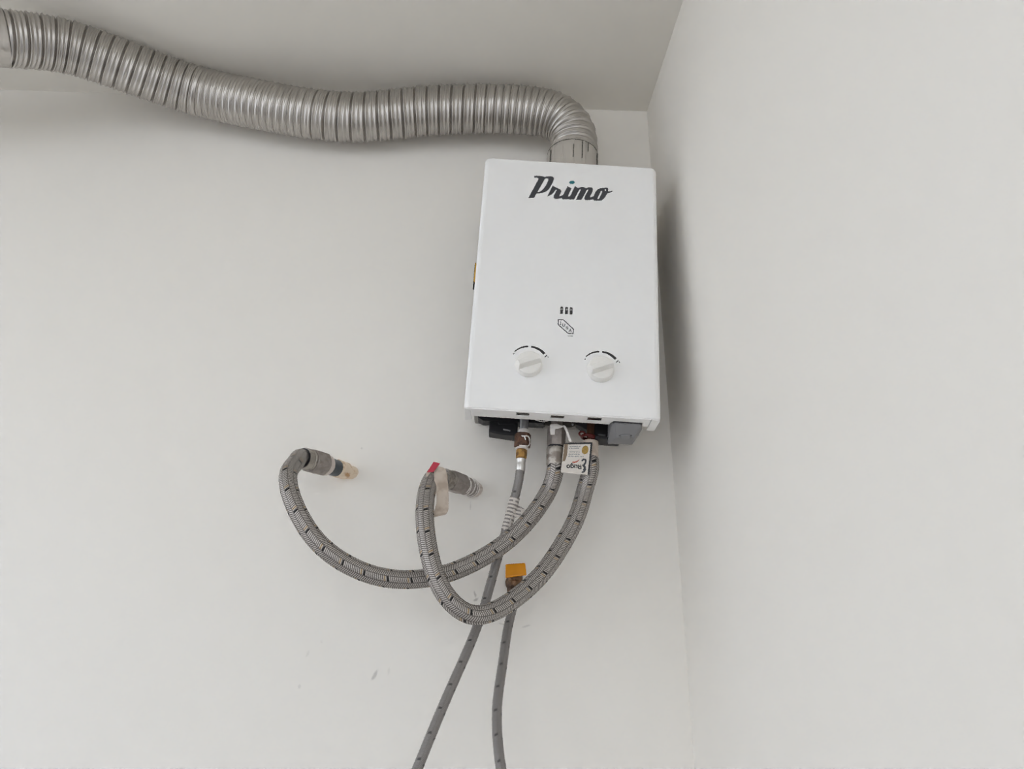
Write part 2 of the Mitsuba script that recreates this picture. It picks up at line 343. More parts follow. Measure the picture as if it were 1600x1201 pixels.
L_m = Polygon([(8.8, 171.7), (12.7, 168), (17, 170.7), (21.3, 171.3), (24, 170.2), (24.9, 168.3), (28.9, 171.2), (34.3, 171.6), (36.5, 169.2), (36.3, 163.9), (32.5, 153.2), (33.3, 151.9), (37.6, 154.4), (37.6, 149), (33.6, 147.2), (28.8, 146.1), (25.1, 146.1), (23.1, 148.3), (23.8, 152.5), (29.3, 166), (28.7, 167.4), (26.8, 165.2), (18.9, 146.3), (10, 145.7), (17.5, 165.8), (16, 166.6), (14.7, 164.9), (6.8, 145.7), (-1.3, 145.5), (0.2, 151.4), (7.7, 171.6)])
L_o = Polygon([(45.2, 169.2), (49.5, 171.1), (53.8, 171.5), (57.1, 173), (60.3, 172.3), (61.7, 169.8), (60.9, 166.1), (63.6, 165.6), (68.2, 167.6), (68, 165.6), (63.7, 163), (59.9, 161.8), (57.3, 155.7), (54.1, 150.2), (50.3, 147.1), (44.4, 146.3), (39, 146.2), (37.1, 149), (37.8, 154.2), (40.9, 162.9)],
              [[(50.1, 166.3), (51.7, 166.4), (51.8, 163.1), (46.8, 150.4), (45.2, 148.9), (44.1, 150.2), (47, 158.2)], [(56, 169.3), (57.9, 169.8), (58.2, 166.9), (56.9, 165.8), (55.6, 167.3)]])
def mm(g):
    from shapely import affinity
    return affinity.scale(g, .001, .001, origin=(0, 0))
word = unary_union([g.buffer(0).buffer(.25).buffer(-.25) for g in (L_P, L_r, L_i, L_m, L_o)])
put('brand_lettering', H(panel(mm(word), -.0003, .0005)), 'slate_print', wh, 'dark slanted script lettering reading Primo', smooth=False)
el = Polygon([(7.3, 180), (7.2, 178.3), (6, 176.7), (3.9, 175.7), (1.5, 175.6), (-.6, 176.3), (-1.7, 177.7), (-1.7, 179.4), (-.5, 180.9), (1.6, 181.9), (4, 182.1), (6.1, 181.4)])
put('lettering_dot', H(panel(mm(el), -.0003, .0005)), 'teal_print', wh, 'teal dot over the lettering', smooth=False)

# three small indicator windows
for x0 in (-8.6, -1.3, 5.7):
    w = Polygon([(x0, -61.2), (x0, -51), (x0 + .6, -49.6), (x0 + 2.1, -48.9), (x0 + 3.6, -49.6), (x0 + 4.2, -51), (x0 + 4.2, -61.2)])
    k = put('indicator_mark', H(panel(mm(w), -.0003, .0005)), 'black_print', wh, smooth=False)
    put('grey_band', H(panel(mm(sbox(x0 + .8, -55.0, x0 + 3.4, -52.2)), -.0005, .0004)), 'grey_print', k, smooth=False)
# maker's badge
hexa = Polygon([(-11.5, -70.8), (-3.0, -70.6), (12.8, -85.2), (12.2, -93.7), (3.9, -93.6), (-11.6, -79.8)])
bd = put('maker_badge', H(panel(mm(hexa.difference(hexa.buffer(-1.35, join_style=2))), -.0003, .0005)), 'slate_print', wh, 'slanted outlined badge with the letters I U S A', smooth=False)
for ch, x, z in (('I', -7.4, -76.9), ('U', -2.6, -79.9), ('S', 2.4, -84.0), ('A', 7.2, -87.9)):
    g = meshkit.text_mesh(ch, .0046, .0008, bold=True); b = g.bounds; g.apply_translation([-(b[0, 0] + b[1, 0]) / 2, -(b[0, 1] + b[1, 1]) / 2, 0])
    g.apply_transform(np.array([[1, 0, 0, x * .001], [0, 0, -1, .0005], [0, 1, 0, z * .001], [0, 0, 0, 1.0]]))
    g2_ = g.copy(); g2_.apply_translation([.00022, 0, 0]); g = cat_([g, g2_])
    put('badge_letter', H(g), 'slate_print', bd, smooth=False)
put('badge_line', H(panel(mm(unary_union([sbox(4.2 + i * 1.25, -97.8, 5.1 + i * 1.25, -96.2) for i in range(6)])), -.0003, .0005)), 'grey_print', bd, smooth=False)

# two knobs with their printed arcs
for kx, kz in ((-.0516, -.1480), (.0528, -.1492)):
    body = lathe([(0, .0195), (.0015, .0200), (.0085, .0190), (.0105, .0180), (.0112, .0165)], 56)
    k = put('control_knob', H(place(body, [kx, 0, kz], [0, -1, 0])), 'white_plastic', wh, 'round white knob with a slanted grip')
    L, wd = .0172, .0058
    s = m3.Manifold.sphere(.0012, 12)
    hull = m3.Manifold.batch_hull([s.translate([x, y, z]) for x, y, z in [(-L, -wd, .009), (L, -wd, .009), (-L, wd, .009), (L, wd, .009), (-L * .86, -wd * .5, .0210), (L * .86, -wd * .5, .0210), (-L * .86, wd * .5, .0210), (L * .86, wd * .5, .0210)]]).to_mesh()
    g = trimesh.Trimesh(hull.vert_properties[:, :3], hull.tri_verts, process=False)
    a = math.radians(22); g.apply_transform(trimesh.transformations.rotation_matrix(a, [0, 0, 1]))
    A = np.array([[1, 0, 0, kx], [0, 0, -1, 0], [0, 1, 0, kz], [0, 0, 0, 1.0]]); g.apply_transform(A)
    put('grip', H(g), 'white_plastic', k, smooth=30)
    def arc(a0, a1, w0, w1, r=.0286):
        t = np.radians(np.linspace(a0, a1, 24)); w = np.linspace(w0, w1, 24) / 2
        return Polygon(np.r_[np.c_[kx + (r + w) * np.cos(t), kz + .001 + (r + w) * np.sin(t)], np.c_[kx + (r - w) * np.cos(t), kz + .001 + (r - w) * np.sin(t)][::-1]])
    put('dial_arc', H(panel(arc(138, 94, .0014, .0028), -.0003, .0005)), 'black_print', wh, 'thin tapering black arc above a knob', smooth=False)
    put('dial_arc', H(panel(arc(85, 39, .0029, .0040), -.0003, .0005)), 'black_print', wh, 'thick black arc above a knob', smooth=False)
    put('dial_tick', H(panel(Point(kx - .0226, kz + .0162).buffer(.0010), -.0003, .0005)), 'slate_print', wh, smooth=False)
    put('dial_tick', H(panel(unary_union([LineString([(kx + .0232, kz + .0142), (kx + .0258, kz + .0170)]).buffer(.0006), LineString([(kx + .0272, kz + .0150), (kx + .0279, kz + .0140)]).buffer(.0005)]), -.0003, .0005)), 'slate_print', wh, smooth=False)

# parts that hang below the cover: valve housing, support strip, plate, battery box
vb = panel(Polygon([(-.1235, -.206), (-.1228, -.2150), (-.1150, -.2195), (-.1058, -.2189), (-.0226, -.2180), (-.0150, -.2100), (-.0150, -.200), (-.1235, -.200)]), .052, .075)
put('mounting_strip', H(back(vb)), 'black_plastic', wh, 'black strip showing under the left of the cover', smooth=False)
s = m3.Manifold.sphere(.0022, 14)
def hull(pts, r=.0022):
    s = m3.Manifold.sphere(r, 14)
    q = m3.Manifold.batch_hull([s.translate(list(p)) for p in pts]).to_mesh(); return trimesh.Trimesh(q.vert_properties[:, :3], q.tri_verts, process=False)
k = put('valve_housing', H(back(hull([(-.103, .060, -.210), (-.0640, .060, -.210), (-.103, .060, -.2325), (-.095, .060, -.2335), (-.085, .060, -.236), (-.0640, .060, -.236), (-.103, .085, -.210), (-.0640, .085, -.210), (-.103, .085, -.2325), (-.0640, .085, -.236)]))), 'black_plastic', wh, 'black plastic valve housing')
put('housing_ridge', H(back(hull([(-.095, .0565, -.212), (-.066, .0565, -.212), (-.090, .0565, -.2225), (-.069, .0565, -.2225)], .001))), 'black_plastic', k)
put('housing_clip', H(back(hull([(-.0825, .0565, -.2302), (-.0735, .0565, -.2313)], .0013))), 'grey_plastic', k)
strip = panel(Polygon([(-.0371, -.204), (-.0349, -.2183), (.0185, -.2189), (.0299, -.2141), (.0299, -.204)]), .060, .0615)
k = put('support_strip', H(back(strip)), 'dark_steel', wh, 'dark metal strip behind the middle pipe', smooth=False)
for x, z in ((-.029, -.2128), (.0215, -.2140)):
    put('screw_head', H(back(place(lathe([(0, .0021), (.0008, .0019), (.0013, .001)], 20), [x, .060, z], [0, -1, 0]))), 'galvanized', k)
put('black_cover', H(back(hull([(.0375, .056, -.206), (.075, .056, -.206), (.0275, .060, -.211), (.0580, .060, -.217), (.0580, .060, -.228), (.085, .060, -.228), (.085, .060, -.21), (.0580, .085, -.228), (.085, .085, -.228), (.03, .085, -.208), (.085, .085, -.208)]))), 'black_plastic', wh, 'black housing beside the battery box')
put('base_plate', H(rbox(.0535, .0925, .0560, .088, -.2345, -.2312, .0012)), 'black_plastic', wh)
put('housing_clip', H(hull([(.0590, .0570, -.2280), (.0678, .0570, -.2287)], .0013)), 'dark_grey_plastic', wh)
bat = hull([(.0785, .022, -.205), (.1135, .022, -.205), (.0785, .022, -.2225), (.1135, .022, -.2225), (.0750, .030, -.2245), (.1165, .030, -.2245), (.0825, .034, -.2375), (.1065, .034, -.2362), (.0745, .060, -.2385), (.1150, .060, -.2265), (.0745, .060, -.205), (.1165, .060, -.205), (.1080, .060, -.2375)], .0020)
k = put('battery_box', H(bat), 'grey_plastic', wh, 'grey battery box with a latch')
put('lid_seam', H(rbox(.0752, .1160, .0190, .0300, -.2212, -.2200, .0005)), 'dark_grey_plastic', k)
put('latch', H(hull([(.0880, .0290, -.2368), (.1000, .0290, -.2362), (.0885, .034, -.2398), (.0995, .034, -.2392)], .0013)), 'grey_plastic', k)
put('recess_shade_patch', H(hull([(.0845, .0302, -.2322), (.1035, .0302, -.2314), (.0855, .0312, -.2362), (.1030, .0312, -.2355)], .0009)), 'dark_grey_plastic', k)  # darker patch laid on the front in place of a shaded recess

# pipe stubs
put('gas_pipe', H(place(lathe([(0, .0066), (.0285, .0066)], 32), [-.0520, .07, -.1965], [0, 0, -1])), 'galvanized', wh, 'grey gas pipe stub')
put('water_pipe', H(place(lathe([(0, .0085), (.024, .0085)], 32), [-.0030, .07, -.1950], [0, 0, -1])), 'dull_nut', wh)
put('hot_pipe', H(place(lathe([(0, .0058), (.040, .0058)], 32), [.0482, .07, -.1950], [0, 0, -1])), 'copper', wh, 'copper hot water pipe stub')
clip = cat_([trimesh.creation.torus(.0095, .0022, 40, 12), hull([(.004, -.0085, 0), (.0085, -.006, 0), (.0085, .004, 0), (.0, -.0095, -.0025), (.008, -.006, -.003)], .0018)])
clip.apply_translation([.0445, .068, -.2290]); put('retaining_clip', H(clip), 'red_clip', wh, 'dark red retaining clip')
ring = trimesh.creation.torus(.0042, .0014, 28, 10); ring.apply_transform(trimesh.transformations.rotation_matrix(1.2, [1, 0, 0])); ring.apply_translation([.0345, .060, -.2275])
put('clip_loop', H(ring), 'red_clip', wh)
put('ignition_wire', H(tube([(-.0460, .050, -.206), (-.0415, .0495, -.2108), (-.0345, .049, -.2142), (-.0250, .049, -.2160), (-.0180, .050, -.2140), (-.0140, .052, -.208)], .0008, 40, 10)), 'teflon', wh, 'thin white wire loop')
# flue collar on top: stepped cone with crimped tabs
def crimp(a, z, r):
    k = np.mod(a / (2 * np.pi) * 14, 1.0)
    return r * (1 + .022 * (k - .5) * (1 if z < .0885 else .4))
col = lathe([(-.0265, .0490), (-.0235, .0490), (-.023, .0460), (.002, .0456), (.0035, .0452), (.045, .0452), (.060, .0448), (.071, .0432), (.0775, .0392), (.0795, .0380), (.0800, .0390), (.0820, .0390), (.0825, .0372), (.105, .0366)], 168, crimp)

# ------------------------------------------------------------------ exhaust duct
du = thing('exhaust_duct', 'ribbed silver flexible duct rising from the heater and running left below the ceiling', 'duct')
path = up([(.0262, -.068, .2900), (.0262, -.068, .3150), (.0210, -.068, .3420), (.0050, -.0675, .3650), (-.0200, -.067, .3790), (-.0560, -.0655, .3865), (-.1424, -.062, .3898), (-.2573, -.058, .3812), (-.3595, -.056, .3671), (-.4276, -.057, .3677), (-.5416, -.062, .3830), (-0.6541, -0.0720, 0.4023), (-0.7479, -0.1170, 0.4053), (-0.7913, -0.1405, 0.4054), (-0.8318, -0.1640, 0.4006), (-0.8682, -0.1870, 0.3860), (-0.8983, -0.2070, 0.3690)])[::-1]
P, S = spline(path, 2400)
SL = S[-1]
def rib_pitch(x):                             # stretched and squeezed stretches of the hose
    return np.interp(x, [-.93, -.68, -.62, -.46, -.42, -.16, -.10, -.03, .01], [.0205, .0205, .0115, .0118, .0225, .0215, .0130, .0115, .0150])
ph = np.r_[0, np.cumsum(np.diff(S) / rib_pitch(P[1:, 0]))]
def ribs(s, a):
    f = np.interp(s, S, ph) + a / (2 * np.pi)
    t = np.mod(f, 1.0); x = np.interp(s, S, P[:, 0])
    taper = np.interp(s, [0, SL * .85, SL * .93, SL], [.0425, .0420, .0395, .0385])
    amp = np.interp(s, S, np.clip(rib_pitch(P[:, 0]) / .0215, .55, 1.0))
    r = -.0042 * np.exp(-((np.minimum(t, 1 - t)) / .052) ** 2) + .0021 * np.exp(-((t - .14) / .085) ** 2)
    w = np.interp(s, S, np.clip((rib_pitch(P[:, 0]) - .0125) / .0075, 0, 1))
    r = r + .0011 * w * np.cos(2 * np.pi * (t - .14) * 2.75) * smooth_np(.24, .42, t) * (1 - smooth_np(.84, .95, t))
    r = r + .0008 * (1 - w) * np.cos(2 * np.pi * (t - .14) * 2)
    wav = .0006 * (meshkit.noise(np.stack(np.broadcast_arrays(s * 30, np.cos(a) * 2, np.sin(a) * 2), -1)) - .5)
    return taper + r * amp + wav
def smooth_np(a, b, x):
    t = np.clip((x - a) / (b - a), 0, 1); return t * t * (3 - 2 * t)
put('flue_collar', C(place(col, [.0075, .070, .2204], [0.004, 0, 1])), 'collar_metal', du, 'crimped metal collar on top of the heater', smooth=25)
ck = du + '__flue_collar'
for a, z0, z1, w in ((-93, .030, .056, .0009), (-74, .030, .066, .0008), (-60, .048, .067, .0006), (-150, .030, .060, .0010), (-28, .030, .060, .0010)):
    t = math.radians(a); g_ = rbox(.0452, .0470, -w, w, z0, z1, .0004); g_.apply_transform(trimesh.transformations.rotation_matrix(t, [0, 0, 1]))
    put('slit', C(place(g_, [.0075, .070, .2204], [0.004, 0, 1], (0, 1, 0))), 'dark_steel', ck, smooth=False)
rg = trimesh.creation.torus(.0438, .0006, 72, 8); rg.apply_translation([0, 0, .0690])
put('seam', C(place(rg, [.0075, .070, .2204], [0.004, 0, 1])), 'dark_steel', ck)
m, uv = sweep(P, S, ribs, 72, back=(0, 1, 0))
put('ribbed_hose', m, 'aluminium', du, 'spiral ribbed aluminium hose', smooth=True)
P2, S2 = spline(up([(-.8945, -.2045, .3718), (-.9080, -.2125, .3648), (-.9275, -.2240, .3555), (-.9694, -.235, .3493), (-1.15, -.232, .350), (-1.40, -.228, .350), (-1.60, -.226, .350), (XL - .30, -.225, .350)]), 500)
def crumple(s, a):
    q = np.stack(np.broadcast_arrays(s * 55, np.cos(a) * 3.0, np.sin(a) * 3.0), -1)
    return .0436 + .0040 * np.abs(meshkit.fbm(q, 3, 5) - .5) - .0006 * smooth_np(0, .004, .004 - s)
m, uv = sweep(P2, S2, crumple, 72)
put('tape_sleeve', m, 'foil_tape', du, 'smooth foil tape sleeve at the left end', smooth=True)

# ------------------------------------------------------------------ braided water hoses
def fitting(name, prof, mat_, parent, o, d, label=None, n=40, smooth=40):
    return put(name, place(lathe(prof, n), o, d), mat_, parent, label, smooth=smooth)
def dvec(a, b): d = np.asarray(b, float) - np.asarray(a, float); return d / np.linalg.norm(d)
GH = 'braided water hoses under the heater'

A = thing('braided_hose', 'thick braided steel hose curving from the middle of the heater to the left wall outlet', 'hose', GH)
sA0, sA1 = up([-.3258, 0, -.2728]), up([-.3740, -.0945, -.2805])
dA = dvec(sA0, sA1)
endA = sA0 + dA * .1150
pa = [Hp((-.0033, .070, -.2740)), Hp((-.0036, .070, -.288))]
pts = np.vstack([pa, up([(-0.0229, -0.0976, -0.3092), (-0.0409, -0.0986, -0.3430), (-0.0740, -0.1025, -0.3831), (-0.1207, -0.1096, -0.4190), (-.1644, -.118, -.4403), (-.2135, -.130, -.4510), (-.2540, -.140, -.4489), (-.2951, -.148, -.4344), (-.3288, -.155, -.4116), (-.3535, -.158, -.3828), (-.3703, -.157, -.3540), (-.3787, -.1520, -.3345), (-.3830, -.1440, -.3170), (-.3828, -.1315, -.3030), (-.3803, -.1190, -.2905)]), [endA + dA * .004, endA - dA * .006]])
P, S = spline(pts, 420)
m, uv = sweep(P, S, .0121, 40, back=(0, 1, 0)); put('sleeve', m, 'braided_steel', A, 'braided steel sleeve with black and mustard tracer marks', smooth=True, uv=uv)
def hloc(o, prof, mat_, name, parent, label=None): return put(name, H(place(lathe(prof, 44), o, [0, 0, -1])), mat_, parent, label)
put('hex_nut', H(place(hex_nut(.0122, 0, .0300), [-.0028, .070, -.2165], [0, 0, -1], (0, 1, 0))), 'dull_nut', A, smooth=30)
hloc([-.0030, .070, -.2463], [(0, .0122), (.0028, .0122)], 'black_plastic', 'dark_gap_ring', A)  # black ring drawn for the dark gap between nut and ferrule
hloc([-.0031, .070, -.2488], [(0, .0131), (.0012, .0138), (.006, .0139), (.020, .0136), (.0265, .0132), (.0285, .0122)], 'worn_zinc', 'ferrule', A, 'worn zinc ferrule below the nut')
tf = cat_([hull([(-.0125, .0565, -.2178), (-.0040, .0562, -.2165), (.0045, .0565, -.2195), (-.0120, .0567, -.2225), (-.0035, .0562, -.2225)], .0012), hull([(-.0130, .0565, -.224), (-.0065, .0563, -.224), (-.0120, .0566, -.2325), (-.0070, .0564, -.2320)], .0007)])
put('sealing_tape', H(tf), 'teflon', A, 'white sealing tape smeared on the nut')
def ribbon(pts, wv, th=.0004, n=40):
    P, S = spline(pts, n); w = np.asarray(wv, float)
    t = np.gradient(P, axis=0); t /= np.linalg.norm(t, axis=1, keepdims=True)
    W_ = np.array([np.interp(np.linspace(0, 1, n), np.linspace(0, 1, len(w)), w[:, k]) for k in range(3)]).T if w.ndim == 2 else np.tile(w, (n, 1))
    N = np.cross(t, W_); N /= np.linalg.norm(N, axis=1, keepdims=True)
    q = np.stack([P - W_ - N * th, P + W_ - N * th, P + W_ + N * th, P - W_ + N * th], 1)
    V = q.reshape(-1, 3); F = []
    for i in range(n - 1):
        for j in range(4):
            a, b = i * 4 + j, i * 4 + (j + 1) % 4; F += [[a, b, b + 4], [a, b + 4, a + 4]]
    e = (n - 1) * 4; F += [[0, 2, 1], [0, 3, 2], [e, e + 1, e + 2], [e, e + 2, e + 3]]
    return trimesh.Trimesh(V, F, process=False)
put('tape_tail', H(ribbon([(.0035, .0562, -.2190), (.0060, .0545, -.2185), (.0095, .0540, -.2235), (.0120, .0540, -.2290), (.0150, .0545, -.2370), (.0175, .0550, -.2425)], (.0017, 0, .0004))), 'teflon', A, 'white tape tail hanging down')
put('hex_nut', place(hex_nut(.0162, .068, .098, .0022), sA0, dA, (0.3, 0, 1)), 'dull_nut', A, 'large dull nut at the wall outlet', smooth=30)
fitting('ferrule', [(.097, .0150), (.0985, .0158), (.1010, .0158), (.1018, .0148), (.1045, .0148), (.1052, .0156), (.1120, .0156), (.1135, .0150)], 'worn_zinc', A, sA0, dA)
fitting('mouth_gap_ring', [(.1130, .0142), (.1142, .0142), (.1143, .0120)], 'black_plastic', A, sA0, dA, 'black ring for the dark gap where the sleeve leaves the nut')  # black colour stands in for the unlit gap round the sleeve

sa = thing('wall_outlet', 'left water pipe outlet in the wall, cream adapter with a dark blue band', 'pipe fitting', 'water outlets in the wall')
fitting('pipe_end', [(-.01, .0105), (.008, .0108), (.010, .0100), (.013, .0098)], 'cream_fitting', sa, sA0, dA)
put('adapter', place(lathe([(.012, .0118), (.014, .0130), (.024, .0134), (.0255, .0126), (.028, .0126), (.0295, .0136), (.0345, .0138), (.036, .0128)], 44), sA0, dA), 'cream_fitting', sa, 'cream stained adapter')
fitting('dark_band', [(.0355, .0122), (.0365, .0126), (.0555, .0126), (.0565, .0122)], 'blue_band', sa, sA0, dA, 'dark blue band')
fitting('washer_ring', [(.056, .0128), (.058, .0150), (.066, .0152), (.0685, .0148)], 'grout_grey', sa, sA0, dA, 'pale ring')

B = thing('braided_hose', 'braided steel hose looping in front, with a hanging paper tag at the wall', 'hose', GH)
sB0 = up([-.1345, 0, -.2956]); sB1 = up([-.1810, -.1000, -.3045]); dB = dvec(sB0, sB1); endB = sB0 + dB * .104
pts = np.vstack([[Hp((.0478, .070, -.262)), Hp((.0480, .070, -.285))], up([(0.0260, -0.0981, -0.3122), (0.0128, -0.1005, -0.3536), (-0.0093, -0.1075, -0.3961), (-0.0412, -0.1211, -0.4415), (-.0798, -.138, -.4768), (-.1085, -.152, -.4936), (-.1301, -.160, -.4970), (-.1543, -.165, -.4847), (-.1772, -.168, -.4518), (-.1899, -.165, -.4113), (-.1960, -.158, -.3725), (-.1960, -.148, -.3420), (-.1915, -.132, -.3180), (-.1862, -.116, -.3075)]), [endB, endB - dB * .008]])
P, S = spline(pts, 420)
m, uv = sweep(P, S, .0121, 40, back=(0, 1, 0)); put('sleeve', m, 'braided_steel', B, 'braided steel sleeve with black and mustard tracer marks', smooth=True, uv=uv)
hloc([.0482, .070, -.2345], [(0, .0095), (.001, .0118), (.006, .0122), (.030, .0124), (.046, .0126), (.050, .0119)], 'cream_paper', 'wrapped_ferrule', B, 'cream wrapped ferrule behind the tag')
put('hex_nut', place(hex_nut(.0142, .0445, .0860), sB0, dB, (0.2, 0, 1)), 'dull_nut', B, 'dull nut at the wall outlet', smooth=30)
fitting('ferrule', [(.085, .0136), (.087, .0142), (.100, .0142), (.104, .0132)], 'worn_zinc', B, sB0, dB)
# printed tag on the hot hose (its print stands upside down)
tg = panel(Polygon([(.0078, -.2450), (.0496, -.2415), (.0459, -.2914), (.0044, -.2903)]), .0550, .0556)
k = put('printed_tag', H(tg), 'paper', B, 'white printed tag with a black border, lettering upside down', smooth=False)
put('border', H(panel(unary_union([Polygon([(.0078, -.2450), (.0496, -.2415), (.0494, -.2440), (.0077, -.2474)]), Polygon([(.0496, -.2415), (.0459, -.2914), (.0433, -.2912), (.0470, -.2425)])]), .0546, .0552)), 'black_print', k, 'black border', smooth=False)
def tagpt(a, b):                              # a 0..1 along the tag, b 0..1 down it
    p00, p10, p11, p01 = np.array([.0078, -.2450]), np.array([.0496, -.2415]), np.array([.0459, -.2914]), np.array([.0044, -.2903])
    return (1 - b) * ((1 - a) * p00 + a * p10) + b * ((1 - a) * p01 + a * p11)
def tagpoly(pts): return Polygon([tagpt(a, b) for a, b in pts])
def on_tag(poly): return H(panel(poly, .0546, .0552))
put('seal', on_tag(tagpoly([(.765 + .115 * math.cos(t), .235 + .135 * math.sin(t)) for t in np.arange(28) * 2 * np.pi / 28])), 'gold_seal', k, 'round gold seal', smooth=False)
txt = []
rng = np.random.default_rng(4)
for b0, b1, a0, a1 in ((.115, .145, .21, .60), (.175, .200, .19, .58), (.29, .315, .22, .58), (.365, .390, .20, .60), (.43, .46, .20, .58), (.435, .462, .62, .74)):
    a = a0
    while a < a1:
        w = rng.uniform(.03, .08); txt.append(tagpoly([(a, b0), (min(a + w, a1), b0), (min(a + w, a1), b1), (a, b1)])); a += w + .018
put('small_print', on_tag(unary_union(txt)), 'grey_print', k, smooth=False)
put('edge_shade', on_tag(tagpoly([(.02, .03), (.14, .03), (.15, .40), (.10, .62), (.02, .62)])), 'brown_shade', k, smooth=False)  # brownish shadow at the tag's left edge, painted on
put('swoosh', on_tag(tagpoly([(.36, .615), (.44, .620), (.52, .590), (.60, .535), (.585, .575), (.52, .630), (.44, .660), (.36, .645)])), 'red_print', k, 'red swoosh', smooth=False)
g = meshkit.text_mesh('Rugo', .0064, .0006, bold=True); b = g.bounds; g.apply_translation([-(b[0, 0] + b[1, 0]) / 2, -(b[0, 1] + b[1, 1]) / 2, 0])
g.apply_scale([.0215 / (b[1, 0] - b[0, 0]), 1, 1]); g.apply_transform(trimesh.transformations.rotation_matrix(math.pi + .07, [0, 0, 1]))
q = tagpt(.43, .765); g.apply_transform(np.array([[1, 0, 0, q[0]], [0, 0, -1, .0552], [0, 1, 0, q[1]], [0, 0, 0, 1.0]]))
g2_ = g.copy(); g2_.apply_translation([.00032, 0, .0001]); g = cat_([g, g2_])
put('lettering', H(g), 'black_print', k, 'upside-down lettering reading Rugo', smooth=False)
put('emblem', on_tag(unary_union([LineString([tagpt(*t) for t in ((.70, .57), (.74, .53), (.82, .54), (.83, .62), (.78, .70), (.80, .78), (.84, .84), (.80, .92), (.75, .93))]).buffer(.0012), LineString([tagpt(*t) for t in ((.76, .72), (.82, .78), (.80, .86))]).buffer(.0016)])), 'slate_print', k, 'dark squiggle emblem', smooth=False)
# paper tag by the wall outlet
put('paper_tag', ribbon(up([(-.1925, -.150, -.3135), (-.1860, -.1535, -.3065), (-.1815, -.1530, -.3075), (-.1780, -.1490, -.3180), (-.1755, -.1440, -.3340), (-.1745, -.1410, -.3500), (-.1765, -.1430, -.3650), (-.1800, -.1500, -.3715)]), [(.0045, -.0030, .0045), (.0075, -.001, .001), (.0085, 0, .001), (.0088, .001, .001), (.0080, .001, .001), (.0080, .001, .001), (.0095, .001, .001), (.0085, 0, .002)]), 'cream_paper', B, 'creased cream paper tag hanging by the outlet', smooth=60)
rt = up([(-.1960, -.158, -.3140), (-.1880, -.155, -.2985), (-.1790, -.155, -.3005), (-.1875, -.158, -.3135)])
put('red_tab', trimesh.convex.convex_hull(np.vstack([rt, rt + [0, .0008, 0]])), 'red_paper', B, 'small red tab', smooth=False)

sb = thing('wall_outlet', 'right water pipe outlet in the wall, dull threads wrapped in white sealing tape', 'pipe fitting', 'water outlets in the wall')
fitting('pipe_end', [(-.01, .0118), (.006, .0122), (.010, .0118)], 'grout_grey', sb, sB0, dB)
fitting('threaded_nipple', [(.009, .0112)] + [(.010 + .0018 * i + j, r) for i in range(19) for j, r in ((0, .0128), (.0006, .0140), (.0012, .0140))] + [(.0450, .0128)], 'dull_nut', sb, sB0, dB, 'dull threaded nipple')
tw = []
for t, tilt, az in ((.0125, .10, 0), (.0210, .35, 1), (.0265, .12, 3), (.0350, .30, 5), (.0440, .22, 2)):
    r = trimesh.creation.torus(.0141, .0010, 44, 8); r.apply_transform(trimesh.transformations.rotation_matrix(tilt, [math.cos(az), math.sin(az), 0])); r.apply_translation([0, 0, t]); tw.append(place(r, sB0, dB))
put('sealing_tape', cat_(tw), 'teflon', sb, 'strands of white sealing tape')

# ------------------------------------------------------------------ gas hoses and gas valve
g1 = thing('gas_hose', 'thin grey gas hose hanging from the rusty nut under the heater, leaning left', 'hose', 'thin gas hoses')
ax, ay = -.0520, .070
hloc([ax, ay, -.2232], [(0, .0068), (.001, .0074), (.006, .0092), (.0075, .0098)], 'teflon', 'sealing_tape', g1, 'white sealing tape above the nut')
put('flare_nut', H(place(hex_nut(.0108, 0, .0215), [ax - .0010, ay, -.2302], [0, 0, -1], (0, 1, 0))), 'rusty_brass', g1, 'rusty brown nut', smooth=30)
hk = [ribbon([Hp((ax - .002 + .0125 * math.sin(t), ay - .0128 * math.cos(t) * 1.02, z)) for t, z in ((-.1, -.2375), (.35, -.2370), (.75, -.2365), (1.1, -.2400), (1.2, -.2450), (.9, -.2505), (.4, -.2525), (-.3, -.2527))], HM @ np.array([.0002, 0, .0009]), .0006, 50),
      H(hull([(ax + .0015, ay - .0128, -.2382), (ax + .0030, ay - .0126, -.2425)], .0010))]
put('tape_strand', cat_(hk), 'teflon', g1, 'hooked strand of white tape on the nut')
hloc([ax - .0013, ay, -.2515], [(0, .0085), (.0008, .0098), (.0024, .0098), (.003, .008)], 'teflon', 'tape_ring', g1)
put('brass_nut', H(place(hex_nut(.0072, 0, .0140), [ax - .0016, ay, -.2545], [0, 0, -1], (0, 1, 0))), 'old_brass', g1, 'small brass nut', smooth=30)
hloc([ax - .0018, ay, -.2682], [(0, .0058), (.001, .0072), (.004, .0072), (.005, .0067), (.009, .0067), (.010, .0072), (.018, .0072), (.0195, .0064)], 'bright_crimp', 'crimp_sleeve', g1, 'bright crimp sleeve')
gp = np.vstack([[Hp((ax - .0019, ay, -.2790)), Hp((ax - .0022, ay, -.290))], up([(-0.0782, -0.0884, -0.3414), (-0.0875, -0.0798, -0.3761), (-0.0977, -0.0784, -0.4117), (-.1150, -.082, -.4768), (-.1316, -.098, -.5258), (-.1582, -.122, -.5899), (-.1898, -.150, -.6711), (-.2044, -.160, -.7091), (-.30, -.205, -1.05), (-.36, -.22, -1.45), (-.38, -.22, -1.80), (-.36, -.235, -1.930), (-.30, -.27, -1.943), (-.20, -.30, -1.943)])])
P, S = spline(gp, 700); m, uv = sweep(P, S, .0063, 28); put('sleeve', m, 'grey_gas_braid', g1, 'grey woven sleeve with small dark marks', smooth=True, uv=uv)
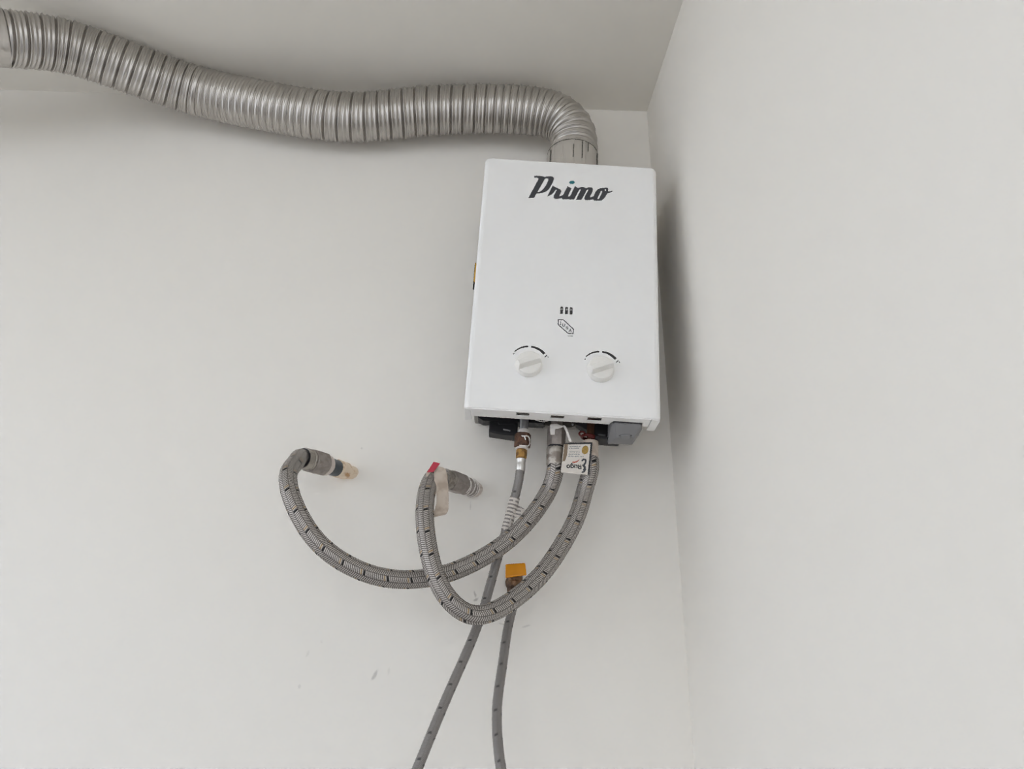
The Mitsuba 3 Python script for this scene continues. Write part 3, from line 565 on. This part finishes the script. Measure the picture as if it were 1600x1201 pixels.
def stripes(p, n, uv):
    z = (p.z - Z0) * 1000 + p.x * 250
    b = z / 5.2; f = b - dr.floor(b)
    k = smoothstep(.40, .46, f) * (1 - smoothstep(.86, .92, f)) * smoothstep(.30, .42, noise(p.x * 520, p.z * 130, 3))
    return mix((0.60, 0.56, 0.52), (0.17, 0.155, 0.15), k * .85)
mat('printed_paper', prin(proc(stripes), .65, spec=.25))
i0, i1 = np.searchsorted(-P[:, 2], [-(Z0 - .3290), -(Z0 - .3760)])
lm, _ = sweep(P[i0:i1], S[i0:i1], .0072, 28)
k = put('paper_label', lm, 'printed_paper', g1, 'pale printed label wrapped round the hose', smooth=True)
fl = up([(-0.0772, -0.0857, -0.3376), (-0.0698, -0.0901, -0.3410), (-0.0590, -0.0891, -0.3469), (-0.0585, -0.0891, -0.3518), (-0.0669, -0.0901, -0.3562), (-0.0787, -0.0882, -0.3602)])
put('label_flap', trimesh.convex.convex_hull(np.vstack([fl, fl + [0, .0006, 0]])), 'printed_paper', k, smooth=False)

gv = thing('gas_valve', 'brown brass gas valve with a yellow handle on the wall below the heater', 'valve')
put('wall_pipe', place(lathe([(-.01, .0125), (.002, .0125), (.003, .0088), (.040, .0088)], 32), up([-.0725, 0, -.4360]), [0, -1, 0]), 'valve_brass', gv)
put('body', place(lathe([(0, .0085), (.002, .0112), (.008, .0118), (.0095, .0108), (.011, .0108), (.0125, .0118), (.019, .0114), (.021, .0100), (.0225, .0104), (.028, .0098)], 40), up([-.0728, -.045, -.4285]), [-.03, 0, -1]), 'valve_brass', gv, 'brown brass body')
put('stem', place(lathe([(0, .0040), (.014, .0040), (.0145, .003)], 24), up([-.0728, -.048, -.4320]), [0, -1, .05]), 'valve_brass', gv)
put('handle', trimesh.convex.convex_hull(np.vstack([hull(up([(-.0850, -.0600, -.4197), (-.0600, -.0600, -.4176), (-.0585, -.0640, -.4322), (-.0852, -.0640, -.4360)]), .0014).vertices, hull(up([(-.0850, -.0575, -.4197), (-.0600, -.0575, -.4176), (-.0585, -.0615, -.4322), (-.0852, -.0615, -.4360)]), .0014).vertices])), 'yellow_paint', gv, 'yellow lever handle', smooth=35)
g2 = thing('gas_hose', 'thin grey gas hose hanging straight down from the valve with the yellow handle', 'hose', 'thin gas hoses')
put('hex_nut', place(hex_nut(.0088, 0, .0120), up([-.0728, -.045, -.4560]), [-.05, -.05, -1], (0, 1, 0)), 'valve_brass', g2, smooth=30)
gp = up([(-.0730, -.0452, -.4620), (-.0742, -.0462, -.4700), (-.0800, -.052, -.4945), (-.0896, -.078, -.5538), (-.0960, -.100, -.6006), (-.0950, -.122, -.6438), (-.0910, -.135, -.6716), (-.0817, -.145, -.7103), (-.02, -.17, -.95), (.02, -.18, -1.30), (.02, -.18, -1.80), (.0, -.20, -1.930), (-.06, -.24, -1.943), (-.15, -.27, -1.943)])
P, S = spline(gp, 640); m, uv = sweep(P, S, .0063, 28); put('sleeve', m, 'grey_gas_braid', g2, 'grey woven sleeve with small dark marks', smooth=True, uv=uv)
